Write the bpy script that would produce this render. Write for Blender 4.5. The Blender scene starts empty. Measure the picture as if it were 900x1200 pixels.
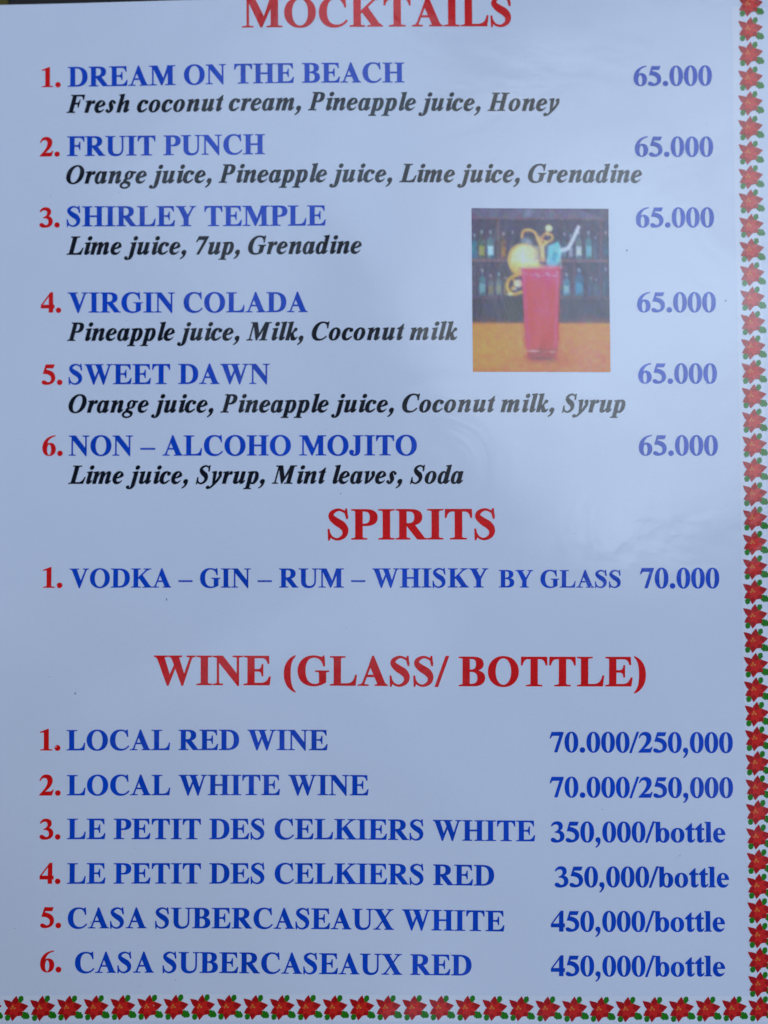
import bpy, math, random
import numpy as np
from mathutils import Vector, Euler
from mathutils.geometry import delaunay_2d_cdt

SC = bpy.context.scene
COL = SC.collection
MM = 0.001
PAGE_Z = 1.5                      # mm, mean height of the menu above the tabletop

# ------------------------------------------------------------------ camera
cam_d = bpy.data.cameras.new('camera')
cam = bpy.data.objects.new('camera', cam_d)
COL.objects.link(cam)
TILT = math.radians(1.0)
DIST = 0.185
cam.location = (0.0, -DIST * math.sin(TILT), PAGE_Z * MM + DIST * math.cos(TILT))
cam.rotation_euler = (TILT, 0.0, 0.0)
cam_d.sensor_fit = 'HORIZONTAL'
cam_d.sensor_width = 36.0
cam_d.lens = 36.0
cam_d.clip_start = 0.005
cam_d.clip_end = 50.0
cam_d.dof.use_dof = True
cam_d.dof.focus_distance = 0.1825
cam_d.dof.aperture_fstop = 2.8
SC.camera = cam

# ------------------------------------------------------------------ sky and sun
SUN_DIR = Vector((0.33, 0.27, 0.905)).normalized()      # high hazy sun, up and to the right of the card
SUN_EL = math.asin(SUN_DIR.z)
SUN_AZ = math.atan2(SUN_DIR.x, SUN_DIR.y)
world = bpy.data.worlds.new('World')
SC.world = world
world.use_nodes = True
nt = world.node_tree
N, L = nt.nodes, nt.links
N.clear()
out = N.new('ShaderNodeOutputWorld')
bg = N.new('ShaderNodeBackground')
sky = N.new('ShaderNodeTexSky')
sky.sky_type = 'NISHITA'
sky.sun_disc = False
sky.sun_elevation = SUN_EL
sky.sun_rotation = SUN_AZ
sky.air_density = 1.0
sky.dust_density = 1.0
tc = N.new('ShaderNodeTexCoord')
cl = N.new('ShaderNodeTexNoise')
cl.inputs['Scale'].default_value = 3.6
cl.inputs['Detail'].default_value = 9.0
cl.inputs['Roughness'].default_value = 0.60
cl.inputs['Distortion'].default_value = 0.7
mp = N.new('ShaderNodeMapping')
mp.inputs['Location'].default_value = (-6.127, 5.349, -6.502)
rp = N.new('ShaderNodeValToRGB')
rp.color_ramp.elements[0].position = 0.545
rp.color_ramp.elements[1].position = 0.76
mx = N.new('ShaderNodeMix')
mx.data_type = 'RGBA'
mx.inputs['B'].default_value = (38.0, 49.0, 64.0, 1)     # hazy white cloud
# thin haze that brightens round the veiled sun
dt = N.new('ShaderNodeVectorMath'); dt.operation = 'DOT_PRODUCT'
dt.inputs[1].default_value = SUN_DIR
L.new(tc.outputs['Generated'], dt.inputs[0])
pw = N.new('ShaderNodeMath'); pw.operation = 'POWER'; pw.use_clamp = False
pw.inputs[1].default_value = 44.0
mxx = N.new('ShaderNodeMath'); mxx.operation = 'MAXIMUM'; mxx.inputs[1].default_value = 0.0
L.new(dt.outputs['Value'], mxx.inputs[0]); L.new(mxx.outputs[0], pw.inputs[0])
hz = N.new('ShaderNodeMix'); hz.data_type = 'RGBA'; hz.blend_type = 'ADD'
hz.inputs['B'].default_value = (54.0, 74.0, 95.0, 1)
L.new(pw.outputs[0], hz.inputs['Factor'])
L.new(tc.outputs['Generated'], mp.inputs['Vector'])
L.new(mp.outputs['Vector'], cl.inputs['Vector'])
# the cloud gathers into a few loose banks (direction, tightness, how much cloud)
fac = cl.outputs['Fac']
for d, tight, amount in (((-0.08, -0.10, 1.0), 90.0, 0.09), ((-0.24, 0.52, 1.0), 30.0, 0.09), ((-0.17, -0.31, 1.0), 260.0, 0.09),
                         ((0.40, 0.02, 1.0), 70.0, 0.13), ((0.12, 0.62, 1.0), 30.0, 0.08), ((-0.75, -0.2, 0.5), 8.0, 0.10), ((0.5, -0.8, 0.35), 8.0, 0.10)):
    dp = N.new('ShaderNodeVectorMath'); dp.operation = 'DOT_PRODUCT'
    dp.inputs[1].default_value = Vector(d).normalized()
    L.new(tc.outputs['Generated'], dp.inputs[0])
    m0 = N.new('ShaderNodeMath'); m0.operation = 'MAXIMUM'; m0.inputs[1].default_value = 0.0
    L.new(dp.outputs['Value'], m0.inputs[0])
    m1 = N.new('ShaderNodeMath'); m1.operation = 'POWER'; m1.inputs[1].default_value = tight
    L.new(m0.outputs[0], m1.inputs[0])
    m2 = N.new('ShaderNodeMath'); m2.operation = 'MULTIPLY_ADD'; m2.inputs[1].default_value = amount
    L.new(m1.outputs[0], m2.inputs[0]); L.new(fac, m2.inputs[2])
    fac = m2.outputs[0]
L.new(fac, rp.inputs['Fac'])
L.new(rp.outputs['Color'], mx.inputs['Factor'])
L.new(sky.outputs['Color'], mx.inputs['A'])
L.new(mx.outputs['Result'], hz.inputs['A'])
L.new(hz.outputs['Result'], bg.inputs['Color'])
bg.inputs['Strength'].default_value = 0.075
L.new(bg.outputs['Background'], out.inputs['Surface'])

sun_d = bpy.data.lights.new('sun', 'SUN')
sun_d.energy = 0.5
sun_d.angle = math.radians(34.0)
sun_d.color = (1.0, 0.99, 0.975)
sun = bpy.data.objects.new('sun', sun_d)
sun.rotation_euler = SUN_DIR.to_track_quat('Z', 'Y').to_euler()
sun.location = SUN_DIR * 2.0
COL.objects.link(sun)

SC.view_settings.view_transform = 'Standard'
SC.view_settings.look = 'None'
SC.view_settings.exposure = -0.75
SC.view_settings.gamma = 1.0
SC.view_settings.use_curve_mapping = False

# ------------------------------------------------------------------ the gentle bow of the laminated card (mm)
WAVES = [(0.34, 0.0380, 0.0130, 0.8), (0.22, -0.0180, 0.0520, 2.1), (0.07, 0.0900, 0.0620, 4.0), (0.05, -0.0700, 0.1150, 1.3)]
def bow(x, y):
    return PAGE_Z + sum(a * math.sin(kx * x + ky * y + p) for a, kx, ky, p in WAVES)
def bow_normal(x, y):
    gx = sum(a * kx * math.cos(kx * x + ky * y + p) for a, kx, ky, p in WAVES)
    gy = sum(a * ky * math.cos(kx * x + ky * y + p) for a, kx, ky, p in WAVES)
    return Vector((-gx, -gy, 1.0)).normalized()

# ------------------------------------------------------------------ the card itself
card = bpy.data.objects.new('menu_card', None)
card.empty_display_size = 0.02
COL.objects.link(card)
card['label'] = 'laminated white drinks menu printed in red, blue and black with a poinsettia border'
card['category'] = 'menu'

# ------------------------------------------------------------------ materials
def laminate(name, rgb, vary=0.06, rough=0.85, attr=None, coat=1.0):
    """Ink or paper under the clear glossy laminate: the coat is the film, its fine wrinkles one pattern for the whole card."""
    m = bpy.data.materials.new(name)
    m.use_nodes = True
    t = m.node_tree
    n, l = t.nodes, t.links
    p = n['Principled BSDF']
    p.inputs['Roughness'].default_value = rough
    p.inputs['Specular IOR Level'].default_value = 0.0
    tc = n.new('ShaderNodeTexCoord')
    tc.object = card
    # print grain
    g = n.new('ShaderNodeTexNoise'); g.inputs['Scale'].default_value = 1700.0; g.inputs['Detail'].default_value = 3.0
    g2 = n.new('ShaderNodeTexNoise'); g2.inputs['Scale'].default_value = 38.0; g2.inputs['Detail'].default_value = 4.0
    l.new(tc.outputs['Object'], g.inputs['Vector']); l.new(tc.outputs['Object'], g2.inputs['Vector'])
    ad = n.new('ShaderNodeMath'); ad.operation = 'ADD'
    l.new(g.outputs['Fac'], ad.inputs[0]); l.new(g2.outputs['Fac'], ad.inputs[1])
    mr = n.new('ShaderNodeMapRange')
    mr.inputs['From Min'].default_value = 0.6; mr.inputs['From Max'].default_value = 1.4
    mr.inputs['To Min'].default_value = 1.0 - vary; mr.inputs['To Max'].default_value = 1.0 + vary * 0.6
    l.new(ad.outputs[0], mr.inputs['Value'])
    mu = n.new('ShaderNodeMix'); mu.data_type = 'RGBA'; mu.blend_type = 'MULTIPLY'
    mu.inputs['Factor'].default_value = 1.0
    if attr:
        at = n.new('ShaderNodeAttribute'); at.attribute_name = attr
        l.new(at.outputs['Color'], mu.inputs['A'])
    else:
        mu.inputs['A'].default_value = (*rgb, 1)
    l.new(mr.outputs['Result'], mu.inputs['B'])
    l.new(mu.outputs['Result'], p.inputs['Base Color'])
    # the film
    w1 = n.new('ShaderNodeTexNoise'); w1.inputs['Scale'].default_value = 26.0; w1.inputs['Detail'].default_value = 7.0
    w1.inputs['Roughness'].default_value = 0.55; w1.inputs['Distortion'].default_value = 0.8
    w2 = n.new('ShaderNodeTexNoise'); w2.inputs['Scale'].default_value = 120.0; w2.inputs['Detail'].default_value = 5.0
    w2.inputs['Distortion'].default_value = 0.6
    for w in (w1, w2):
        l.new(tc.outputs['Object'], w.inputs['Vector'])
    b1 = n.new('ShaderNodeBump'); b1.inputs['Strength'].default_value = 1.0; b1.inputs['Distance'].default_value = 0.00045
    b2 = n.new('ShaderNodeBump'); b2.inputs['Strength'].default_value = 1.0; b2.inputs['Distance'].default_value = 0.000022
    l.new(w1.outputs['Fac'], b1.inputs['Height'])
    l.new(w2.outputs['Fac'], b2.inputs['Height'])
    l.new(b1.outputs['Normal'], b2.inputs['Normal'])
    l.new(b2.outputs['Normal'], p.inputs['Coat Normal'])
    p.inputs['Coat Weight'].default_value = coat
    p.inputs['Coat IOR'].default_value = 1.5
    cr = n.new('ShaderNodeMapRange')
    cr.inputs['To Min'].default_value = 0.02; cr.inputs['To Max'].default_value = 0.14
    l.new(g2.outputs['Fac'], cr.inputs['Value'])
    l.new(cr.outputs['Result'], p.inputs['Coat Roughness'])
    return m

def matte(name, rgb, rough=0.7, grain=60.0, amount=0.25):
    m = bpy.data.materials.new(name)
    m.use_nodes = True
    t = m.node_tree; n, l = t.nodes, t.links
    p = n['Principled BSDF']; p.inputs['Roughness'].default_value = rough
    tc = n.new('ShaderNodeTexCoord')
    g = n.new('ShaderNodeTexNoise'); g.inputs['Scale'].default_value = grain; g.inputs['Detail'].default_value = 8.0
    mpn = n.new('ShaderNodeMapping'); mpn.inputs['Scale'].default_value = (1.0, 7.0, 1.0)
    l.new(tc.outputs['Object'], mpn.inputs['Vector']); l.new(mpn.outputs['Vector'], g.inputs['Vector'])
    r = n.new('ShaderNodeValToRGB')
    r.color_ramp.elements[0].position = 0.3; r.color_ramp.elements[1].position = 0.75
    r.color_ramp.elements[0].color = (*[c * (1 - amount) for c in rgb], 1)
    r.color_ramp.elements[1].color = (*[min(1, c * (1 + amount)) for c in rgb], 1)
    l.new(g.outputs['Fac'], r.inputs['Fac']); l.new(r.outputs['Color'], p.inputs['Base Color'])
    b = n.new('ShaderNodeBump'); b.inputs['Distance'].default_value = 0.0003
    l.new(g.outputs['Fac'], b.inputs['Height']); l.new(b.outputs['Normal'], p.inputs['Normal'])
    return m

M = {
    'paper': laminate('white_paper', (0.775, 0.80, 0.91), 0.03),
    'red': laminate('red_ink', (0.85, 0.006, 0.006), 0.26),
    'blue': laminate('blue_ink', (0.001, 0.068, 0.58), 0.30),
    'black': laminate('black_ink', (0.003, 0.005, 0.012), 0.2),
    'petal': laminate('petal_red_print', (0.78, 0.020, 0.014), 0.2),
    'petal_dark': laminate('petal_dark_red_print', (0.52, 0.008, 0.010), 0.2),
    'leaf': laminate('leaf_green_print', (0.020, 0.22, 0.008), 0.2),
    'halo': laminate('bright_white_print', (0.84, 0.85, 0.93), 0.03),
    'gold': laminate('gold_print', (0.80, 0.22, 0.04), 0.2),
    'photo': laminate('photo_print', None, 0.10, attr='print_colour'),
    'speck': laminate('grey_speck', (0.28, 0.30, 0.38), 0.1),
    'ground': matte('grey_paving', (0.18, 0.175, 0.165), 0.9, 3.0, 0.2),
    'dust': laminate('white_dust', (0.95, 0.95, 0.97), 0.02),
    'wood': matte('dark_table_wood', (0.012, 0.007, 0.006), 0.75, 40.0, 0.6),
    'blocker_white': matte('blocker_white_fill', (0.7, 0.7, 0.7), 0.9, 80.0, 0.05),  # white filling of the added box that shades the card
    'mustard': matte('mustard_card', (0.09, 0.07, 0.003), 0.8, 200.0, 0.2),
}

def new_obj(name, mesh, mat=None, parent=None):
    o = bpy.data.objects.new(name, mesh)
    COL.objects.link(o)
    if mat is not None and not mesh.materials:
        mesh.materials.append(mat)
    if parent is not None:
        o.parent = parent
    return o

def on_card(name, verts, faces, mat, parent, lift):
    """A printed shape (x, y in mm) laid on the bowed card, its shading normals those of the card."""
    me = bpy.data.meshes.new(name)
    me.from_pydata([(x * MM, y * MM, (bow(x, y) + lift) * MM) for x, y in verts], [], faces)
    me.polygons.foreach_set('use_smooth', [True] * len(me.polygons))
    me.normals_split_custom_set_from_vertices([bow_normal(x, y) for x, y in verts])
    return new_obj(name, me, mat, parent)

# ------------------------------------------------------------------ bold serif lettering, drawn glyph by glyph (1000 units to the em)
def bez(path, k=7):
    """Flatten 'M x y L x y C x1 y1 x2 y2 x y ...' to points."""
    t = path.split(); pts = []; i = 0; cmd = None
    while i < len(t):
        if t[i] in 'MLCZ':
            cmd = t[i]; i += 1
            if cmd == 'Z':
                continue
        if cmd in ('M', 'L'):
            pts.append((float(t[i]), float(t[i + 1]))); i += 2
        elif cmd == 'C':
            a = pts[-1]; b, c, d = [(float(t[i + 2 * j]), float(t[i + 2 * j + 1])) for j in range(3)]; i += 6
            for s in range(1, k + 1):
                u = s / k; v = 1 - u
                pts.append(tuple(v**3 * a[q] + 3 * v * v * u * b[q] + 3 * v * u * u * c[q] + u**3 * d[q] for q in (0, 1)))
    return pts
def E(cx, cy, rx, ry, n=2.1, k=30):
    r = []
    for i in range(k):
        a = 2 * math.pi * i / k; c, s = math.cos(a), math.sin(a)
        r.append((cx + rx * math.copysign(abs(c) ** (2 / n), c), cy + ry * math.copysign(abs(s) ** (2 / n), s)))
    return r
def R(x0, y0, x1, y1):
    return [(x0, y0), (x1, y0), (x1, y1), (x0, y1)]
def Q(*v):
    return [(v[i], v[i + 1]) for i in range(0, len(v), 2)]
def foot(x0, x1, a, b, y=0, t=19, up=1):
    """A bracketed serif from a to b under (or, up=-1, over) a stem x0..x1."""
    h = 52 * up; t = t * up
    return bez(f'M {a} {y} L {b} {y} L {b} {y+t*.8} C {x1+ (b-x1)*.35} {y+t} {x1} {y+t*1.3} {x1} {y+h} L {x0} {y+h} C {x0} {y+t*1.3} {x0+(a-x0)*.35} {y+t} {a} {y+t*.8}', 4)
def stem(x0, x1, y0, y1, bot=None, top=None):
    o = [('+', R(x0, y0, x1, y1))]
    if bot: o.append(('+', foot(x0, x1, bot[0], bot[1], y0)))
    if top: o.append(('+', foot(x0, x1, top[0], top[1], y1, up=-1)))
    return o
def SW(pts, k=6):
    """A swelling stroke through (x, y, width) points."""
    P = [pts[0]] + list(pts) + [pts[-1]]; c = []
    for i in range(1, len(P) - 2):
        for s in range(k):
            u = s / k
            c.append(tuple(0.5 * (2 * P[i][q] + (P[i+1][q] - P[i-1][q]) * u + (2*P[i-1][q] - 5*P[i][q] + 4*P[i+1][q] - P[i+2][q]) * u*u + (3*P[i][q] - P[i-1][q] - 3*P[i+1][q] + P[i+2][q]) * u**3) for q in range(3)))
    c.append(pts[-1]); l, r = [], []
    for i, (x, y, w) in enumerate(c):
        a, b = c[max(i-1, 0)], c[min(i+1, len(c)-1)]
        dx, dy = b[0] - a[0], b[1] - a[1]; n = math.hypot(dx, dy) or 1
        l.append((x - dy / n * w / 2, y + dx / n * w / 2)); r.append((x + dy / n * w / 2, y - dx / n * w / 2))
    return [('+', [l[i], l[i+1], r[i+1], r[i]]) for i in range(len(l) - 1)]
def B(s, path):
    return (s, bez(path))

U = {}     # upright: glyph -> (advance, shapes)
U['I'] = (389, stem(119, 271, 0, 676, (20, 370), (20, 370)))
U['H'] = (778, stem(107, 260, 0, 676, (21, 346), (21, 346)) + stem(520, 673, 0, 676, (434, 759), (434, 759)) + [('+', R(255, 318, 525, 360))])
U['D'] = (722, [B('+', 'M 106 676 L 330 676 C 560 676 690 550 690 342 C 690 130 560 0 320 0 L 106 0'), B('-', 'M 258 638 L 300 638 C 450 638 524 540 524 340 C 524 130 450 38 310 38 L 258 38')] + stem(106, 258, 0, 676, (14, 260), (14, 260)))
U['P'] = (611, [B('+', 'M 106 676 L 340 676 C 520 676 600 610 600 495 C 600 375 510 308 340 308 L 200 308'), B('-', 'M 258 638 L 300 638 C 400 638 438 590 438 494 C 438 400 400 344 310 344 L 258 344')] + stem(106, 258, 0, 676, (16, 362), (16, 260)))
U['R'] = (722, [('+', Q(250, 330, 430, 345, 655, 45, 672, 19, 715, 19, 715, 0, 512, 0)), B('+', 'M 106 676 L 350 676 C 530 676 612 615 612 500 C 612 385 520 318 350 318 L 200 318'), B('-', 'M 258 638 L 310 638 C 410 638 450 595 450 497 C 450 405 405 354 310 354 L 258 354')] + stem(106, 258, 0, 676, (26, 345), (26, 260)))
U['B'] = (667, [B('+', 'M 106 676 L 340 676 C 500 676 583 620 583 515 C 583 435 530 380 430 358 C 560 345 619 275 619 190 C 619 70 530 0 360 0 L 106 0'), B('-', 'M 258 638 L 300 638 C 390 638 423 600 423 510 C 423 415 385 374 300 374 L 258 374'), B('-', 'M 258 336 L 300 336 C 405 336 456 285 456 190 C 456 85 405 38 300 38 L 258 38')] + stem(106, 258, 0, 676, (16, 260), (16, 260)))
ARM = [('+', R(250, 636, 590, 676)), B('+', 'M 597 676 L 606 502 L 582 502 C 560 590 520 636 420 640 L 420 676'), ('+', R(250, 324, 420, 362)), B('+', 'M 462 482 L 440 482 C 430 400 410 362 340 362 L 340 324 C 410 324 432 290 440 208 L 462 208')]
U['F'] = (611, ARM + stem(106, 258, 0, 676, (16, 370), (16, 260)))
U['E'] = (667, ARM + [('+', R(250, 0, 600, 40)), B('+', 'M 612 0 L 641 190 L 614 190 C 570 80 510 38 400 36 L 400 0')] + stem(106, 258, 0, 676, (16, 260), (16, 260)))
U['L'] = (667, [('+', R(250, 0, 590, 38)), B('+', 'M 610 0 L 638 240 L 612 240 C 580 90 520 38 380 36 L 380 0')] + stem(110, 262, 0, 676, (19, 262), (19, 370)))
U['T'] = (667, [('+', R(50, 636, 616, 676)), B('+', 'M 36 676 L 31 490 L 55 490 C 75 590 120 638 210 640 L 210 676'), B('+', 'M 631 676 L 636 490 L 612 490 C 592 590 547 638 457 640 L 457 676')] + stem(257, 410, 0, 660, (150, 517)))
U['A'] = (722, [('+', Q(345, 690, 372, 690, 650, 19, 478, 19, 275, 494)), ('+', Q(345, 690, 98, 19, 137, 19, 340, 560)), ('+', R(190, 205, 480, 243)), ('+', foot(98, 137, 9, 248)), ('+', foot(478, 650, 405, 700))])
U['V'] = (722, [('+', Q(92, 657, 262, 657, 425, 215, 385, -18, 357, -18)), ('+', Q(357, -18, 385, -18, 628, 657, 588, 657, 400, 180)), ('+', foot(92, 262, 16, 348, 676, up=-1)), ('+', foot(588, 628, 500, 701, 676, up=-1))])
U['W'] = (1000, [('+', Q(80, 657, 246, 657, 390, 190, 352, -15, 326, -15)), ('+', Q(326, -15, 352, -15, 520, 430, 490, 470, 370, 190)), ('+', Q(418, 657, 586, 657, 735, 190, 692, -15, 664, -15)), ('+', Q(664, -15, 692, -15, 905, 657, 866, 657, 705, 190)), ('+', foot(80, 246, 19, 325, 676, up=-1)), ('+', foot(418, 586, 355, 665, 676, up=-1)), ('+', foot(866, 905, 785, 981, 676, up=-1))])
U['M'] = (944, [('+', R(118, 0, 155, 670)), ('+', foot(118, 155, 14, 262)), ('+', Q(14, 676, 14, 657, 118, 645, 290, 676)), ('+', Q(118, 676, 290, 676, 528, 175, 462, 0, 430, 0)), ('+', Q(432, 0, 462, 0, 690, 520, 690, 676, 655, 676)), ('+', foot(668, 820, 640, 921, 676, up=-1))] + stem(668, 820, 0, 676, (576, 921)))
U['N'] = (722, [('+', R(107, 0, 144, 660)), ('+', foot(107, 144, 16, 240)), ('+', Q(16, 676, 16, 658, 107, 640, 240, 676)), ('+', Q(100, 676, 238, 676, 613, 195, 613, -18, 590, -18, 107, 585)), ('+', R(576, 10, 613, 670)), ('+', foot(576, 613, 477, 701, 676, up=-1))])
U['O'] = (778, [('+', E(389, 336, 354, 355)), ('-', E(389, 336, 192, 320))])
U['C'] = (722, [B('+', 'M 640 691 L 620 691 C 610 665 600 656 582 656 C 555 656 490 691 395 691 C 190 691 49 545 49 335 C 49 125 190 -19 390 -19 C 530 -19 630 40 690 130 L 668 148 C 612 75 540 32 460 32 C 290 32 218 150 218 345 C 218 540 285 655 425 655 C 530 655 605 580 632 455 L 658 455')])
U['G'] = (778, [B('+', 'M 655 691 L 636 691 C 628 668 616 658 600 658 C 570 658 500 691 400 691 C 185 691 37 545 37 330 C 37 120 180 -19 400 -19 C 510 -19 610 15 693 70 L 693 318 L 541 318 L 541 52 C 510 28 480 20 440 20 C 275 20 206 150 206 340 C 206 540 280 655 425 655 C 530 655 612 580 640 450 L 668 450'), ('+', foot(541, 693, 450, 762, 337, up=-1))])
U['J'] = (500, [B('+', 'M 215 676 L 368 676 L 368 180 C 368 50 290 -19 165 -19 C 70 -19 3 30 3 100 C 3 150 35 180 80 180 C 120 180 150 150 150 112 C 150 75 130 65 130 40 C 130 25 145 18 160 18 C 200 18 215 55 215 110'), ('+', foot(215, 368, 124, 468, 676, up=-1))])
U['K'] = (778, [('+', Q(250, 270, 250, 325, 590, 657, 648, 657)), ('+', Q(300, 350, 425, 458, 730, 19, 540, 19)), ('+', foot(540, 730, 440, 775)), ('+', foot(590, 648, 480, 745, 676, up=-1))] + stem(119, 271, 0, 676, (30, 370), (30, 370)))
U['S'] = (556, SW([(478, 520, 22), (420, 615, 34), (275, 672, 38), (135, 610, 78), (110, 510, 112), (215, 408, 150), (350, 320, 158), (425, 210, 128), (398, 80, 84), (265, 2, 40), (130, 40, 34), (60, 150, 22)]) + [('+', Q(462, 692, 440, 692, 415, 620, 455, 470, 482, 470)), ('+', Q(44, -19, 64, -19, 92, 60, 60, 228, 34, 228))])
U['U'] = (722, [B('+', 'M 105 676 L 257 676 L 257 225 C 257 105 305 42 405 42 C 520 42 588 115 588 240 L 588 676 L 628 676 L 628 230 C 628 70 535 -19 370 -19 C 200 -19 105 60 105 225'), ('+', foot(105, 257, 16, 350, 676, up=-1)), ('+', foot(588, 628, 501, 712, 676, up=-1))])
U['X'] = (722, [('+', Q(92, 657, 272, 657, 645, 19, 462, 19)), ('+', Q(570, 657, 615, 657, 370, 330, 150, 19, 102, 19, 330, 320)), ('+', foot(92, 272, 16, 350, 676, up=-1)), ('+', foot(570, 615, 468, 692, 676, up=-1)), ('+', foot(102, 150, 16, 250)), ('+', foot(462, 645, 390, 705))])
U['Y'] = (722, [('+', Q(88, 657, 262, 657, 440, 330, 440, 250, 285, 250)), ('+', Q(585, 657, 630, 657, 440, 300, 400, 330)), ('+', foot(88, 262, 15, 350, 676, up=-1)), ('+', foot(585, 630, 495, 703, 676, up=-1))] + stem(285, 438, 0, 300, (192, 532)))
U['0'] = (500, [('+', E(250, 337, 226, 350, 2.15)), ('-', E(250, 337, 88, 322, 2.2))])
U['1'] = (500, [B('+', 'M 335 688 L 318 688 L 65 592 L 65 570 L 140 588 C 175 592 192 575 192 540 L 192 15 L 335 15'), ('+', foot(192, 335, 70, 448))])
U['2'] = (500, [B('+', 'M 17 0 L 420 0 L 478 180 L 452 180 C 430 132 405 118 350 118 L 190 118 C 330 240 445 350 445 490 C 445 610 365 688 245 688 C 130 688 50 610 28 490 L 50 490 C 75 560 120 590 175 590 C 250 590 290 540 290 460 C 290 330 200 200 17 20')])
U['3'] = (500, [B('+', 'M 25 540 C 60 640 130 688 225 688 C 340 688 410 625 410 535 C 410 470 380 420 310 385 C 410 350 468 290 468 200 C 468 75 365 -14 190 -14 C 80 -14 16 20 16 75 C 16 110 42 135 78 135 C 105 135 130 125 165 95 C 195 68 215 60 240 60 C 300 60 335 110 335 185 C 335 280 270 325 150 320 L 150 342 C 240 365 285 420 285 490 C 285 560 245 600 180 600 C 125 600 80 575 48 530')])
U['4'] = (500, [('+', Q(350, 688, 430, 688, 430, 255, 478, 255, 478, 145, 430, 145, 430, 0, 296, 0, 296, 145, 19, 145, 19, 240)), ('-', Q(68, 255, 296, 255, 296, 560))])
U['5'] = (500, [B('+', 'M 155 676 L 450 676 L 405 560 L 178 560 L 155 500 C 340 480 470 390 470 230 C 470 90 350 -8 180 -8 C 75 -8 22 25 22 75 C 22 108 48 132 82 132 C 108 132 130 122 165 98 C 190 78 215 68 240 68 C 300 68 345 120 345 195 C 345 310 240 375 62 372')])
U['6'] = (500, [B('+', 'M 460 688 C 200 665 28 500 28 260 C 28 90 120 -13 255 -13 C 385 -13 475 80 475 220 C 475 345 400 428 295 428 C 250 428 210 415 178 392 C 205 540 305 640 460 668'), ('-', E(252, 195, 78, 190))])
U['7'] = (500, [B('+', 'M 78 676 L 477 676 L 477 655 L 265 0 L 170 0 L 350 560 L 145 560 C 90 560 65 530 40 470 L 17 478')])
U['b'] = (556, [('+', E(328, 229, 193, 244)), ('-', E(300, 229, 80, 208)), B('+', 'M 205 676 L 17 676 L 17 657 L 50 650 C 62 645 66 630 66 610 L 66 0 L 90 -6 L 150 30 L 205 60')])
U['o'] = (500, [('+', E(250, 229, 225, 243)), ('-', E(250, 229, 86, 216))])
U['t'] = (333, [('+', Q(230, 630, 214, 630, 20, 440, 20, 415, 315, 415, 315, 461, 230, 461)), B('+', 'M 93 430 L 230 430 L 230 120 C 230 75 240 62 262 62 C 285 62 300 75 318 105 L 332 95 C 305 25 260 -12 200 -12 C 130 -12 93 25 93 105')])
U['l'] = (278, [('+', Q(205, 676, 16, 676, 16, 657, 66, 640, 66, 600, 205, 600))] + stem(66, 205, 0, 650, (16, 255)))
U['e'] = (444, [('+', E(228, 229, 203, 243)), B('-', 'M 162 285 C 160 380 175 440 222 440 C 278 440 298 390 300 285'), B('-', 'M 160 248 L 460 248 L 460 90 L 405 112 C 380 85 345 68 300 68 C 215 68 165 130 160 248')])
U['.'] = (250, [('+', E(126, 72, 86, 86, 2))])
U[','] = (250, [('+', E(116, 76, 80, 80, 2)), B('+', 'M 196 76 C 200 -50 130 -145 45 -180 L 39 -160 C 90 -125 120 -75 118 0')])
U['/'] = (278, [('+', Q(-20, -19, 46, -19, 300, 691, 234, 691))])
PAR = 'M 306 694 L 306 675 C 220 600 188 470 188 262 C 188 60 218 -70 306 -150 L 306 -168 C 140 -100 46 50 46 262 C 46 475 140 630 306 694'
U['('] = (333, [B('+', PAR)])
U[')'] = (333, [('+', [(333 - x, y) for x, y in bez(PAR)])])
U['–'] = (500, [('+', R(0, 203, 500, 248))])
U[' '] = (250, [])

SK = 0.268
def lean(ops, s=1.0, dx=0.0):
    return [(g, [(x * s + dx + SK * y, y) for x, y in p]) for g, p in ops]
I = {}     # bold italic
for ch, w, s, dx in (('F', 667, .87, -27), ('P', 611, .825, -40), ('H', 778, .87, -42), ('O', 722, .9, -80), ('L', 611, .915, -39), ('G', 722, .90, -86), ('M', 889, .843, -41), ('C', 667, .92, -98), ('S', 556, .855, -30), ('7', 500, .9, -60), (',', 250, 1, -35), (' ', 250, 1, 0)):
    I[ch] = (w, lean(U[ch][1], s, dx))
def tail(x, d=1.0):      # the upturned exit of an italic stem whose right edge is at x
    return B('+', f'M {x-125} 100 C {x-125} 10 {x-90} -9 {x-55} -9 C {x-5} -9 {x+38} 30 {x+68} 108 L {x+50} 114 C {x+32} 78 {x+14} 62 {x+4} 62 C {x-4} 62 {x-2} 80 {x} 110')
def entry(x0, x1, y):    # the flag at the top of a stem x0..x1
    return ('+', Q(x0 - 62, y - 22, x0 - 62, y - 40, x0, y - 48, x1, y - 48, x1, y + 6))
def it(ch, w, ops):
    I[ch] = (w, lean(ops))
ARCH = lambda a, b: B('+', f'M {a} 230 C {a+40} 340 {b-90} 398 {b-60} 398 C {b-42} 398 {b-38} 375 {b-40} 345 L {b-40} 250 L {b+85} 250 L {b+85} 368 C {b+85} 430 {b+55} 464 {b+12} 464 C {b-60} 464 {a+50} 400 {a} 330')
it('h', 556, [('+', R(12, 0, 137, 670)), entry(12, 137, 693), ARCH(137, 302), ('+', R(262, 80, 387, 300)), tail(387)])
it('n', 556, [('+', R(12, 0, 137, 430)), entry(12, 137, 456), ARCH(137, 302), ('+', R(262, 80, 387, 300)), tail(387)])
it('m', 778, [('+', R(0, 0, 120, 430)), entry(0, 120, 456), ARCH(120, 275), ('+', R(235, 0, 360, 300)), ARCH(360, 510), ('+', R(470, 80, 595, 300)), tail(595)])
it('i', 278, [('+', R(30, 80, 155, 430)), entry(30, 155, 456), tail(155), ('+', E(98, 612, 73, 73, 2))])
it('l', 278, [('+', R(30, 80, 155, 670)), entry(30, 155, 693), tail(155)])
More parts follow.
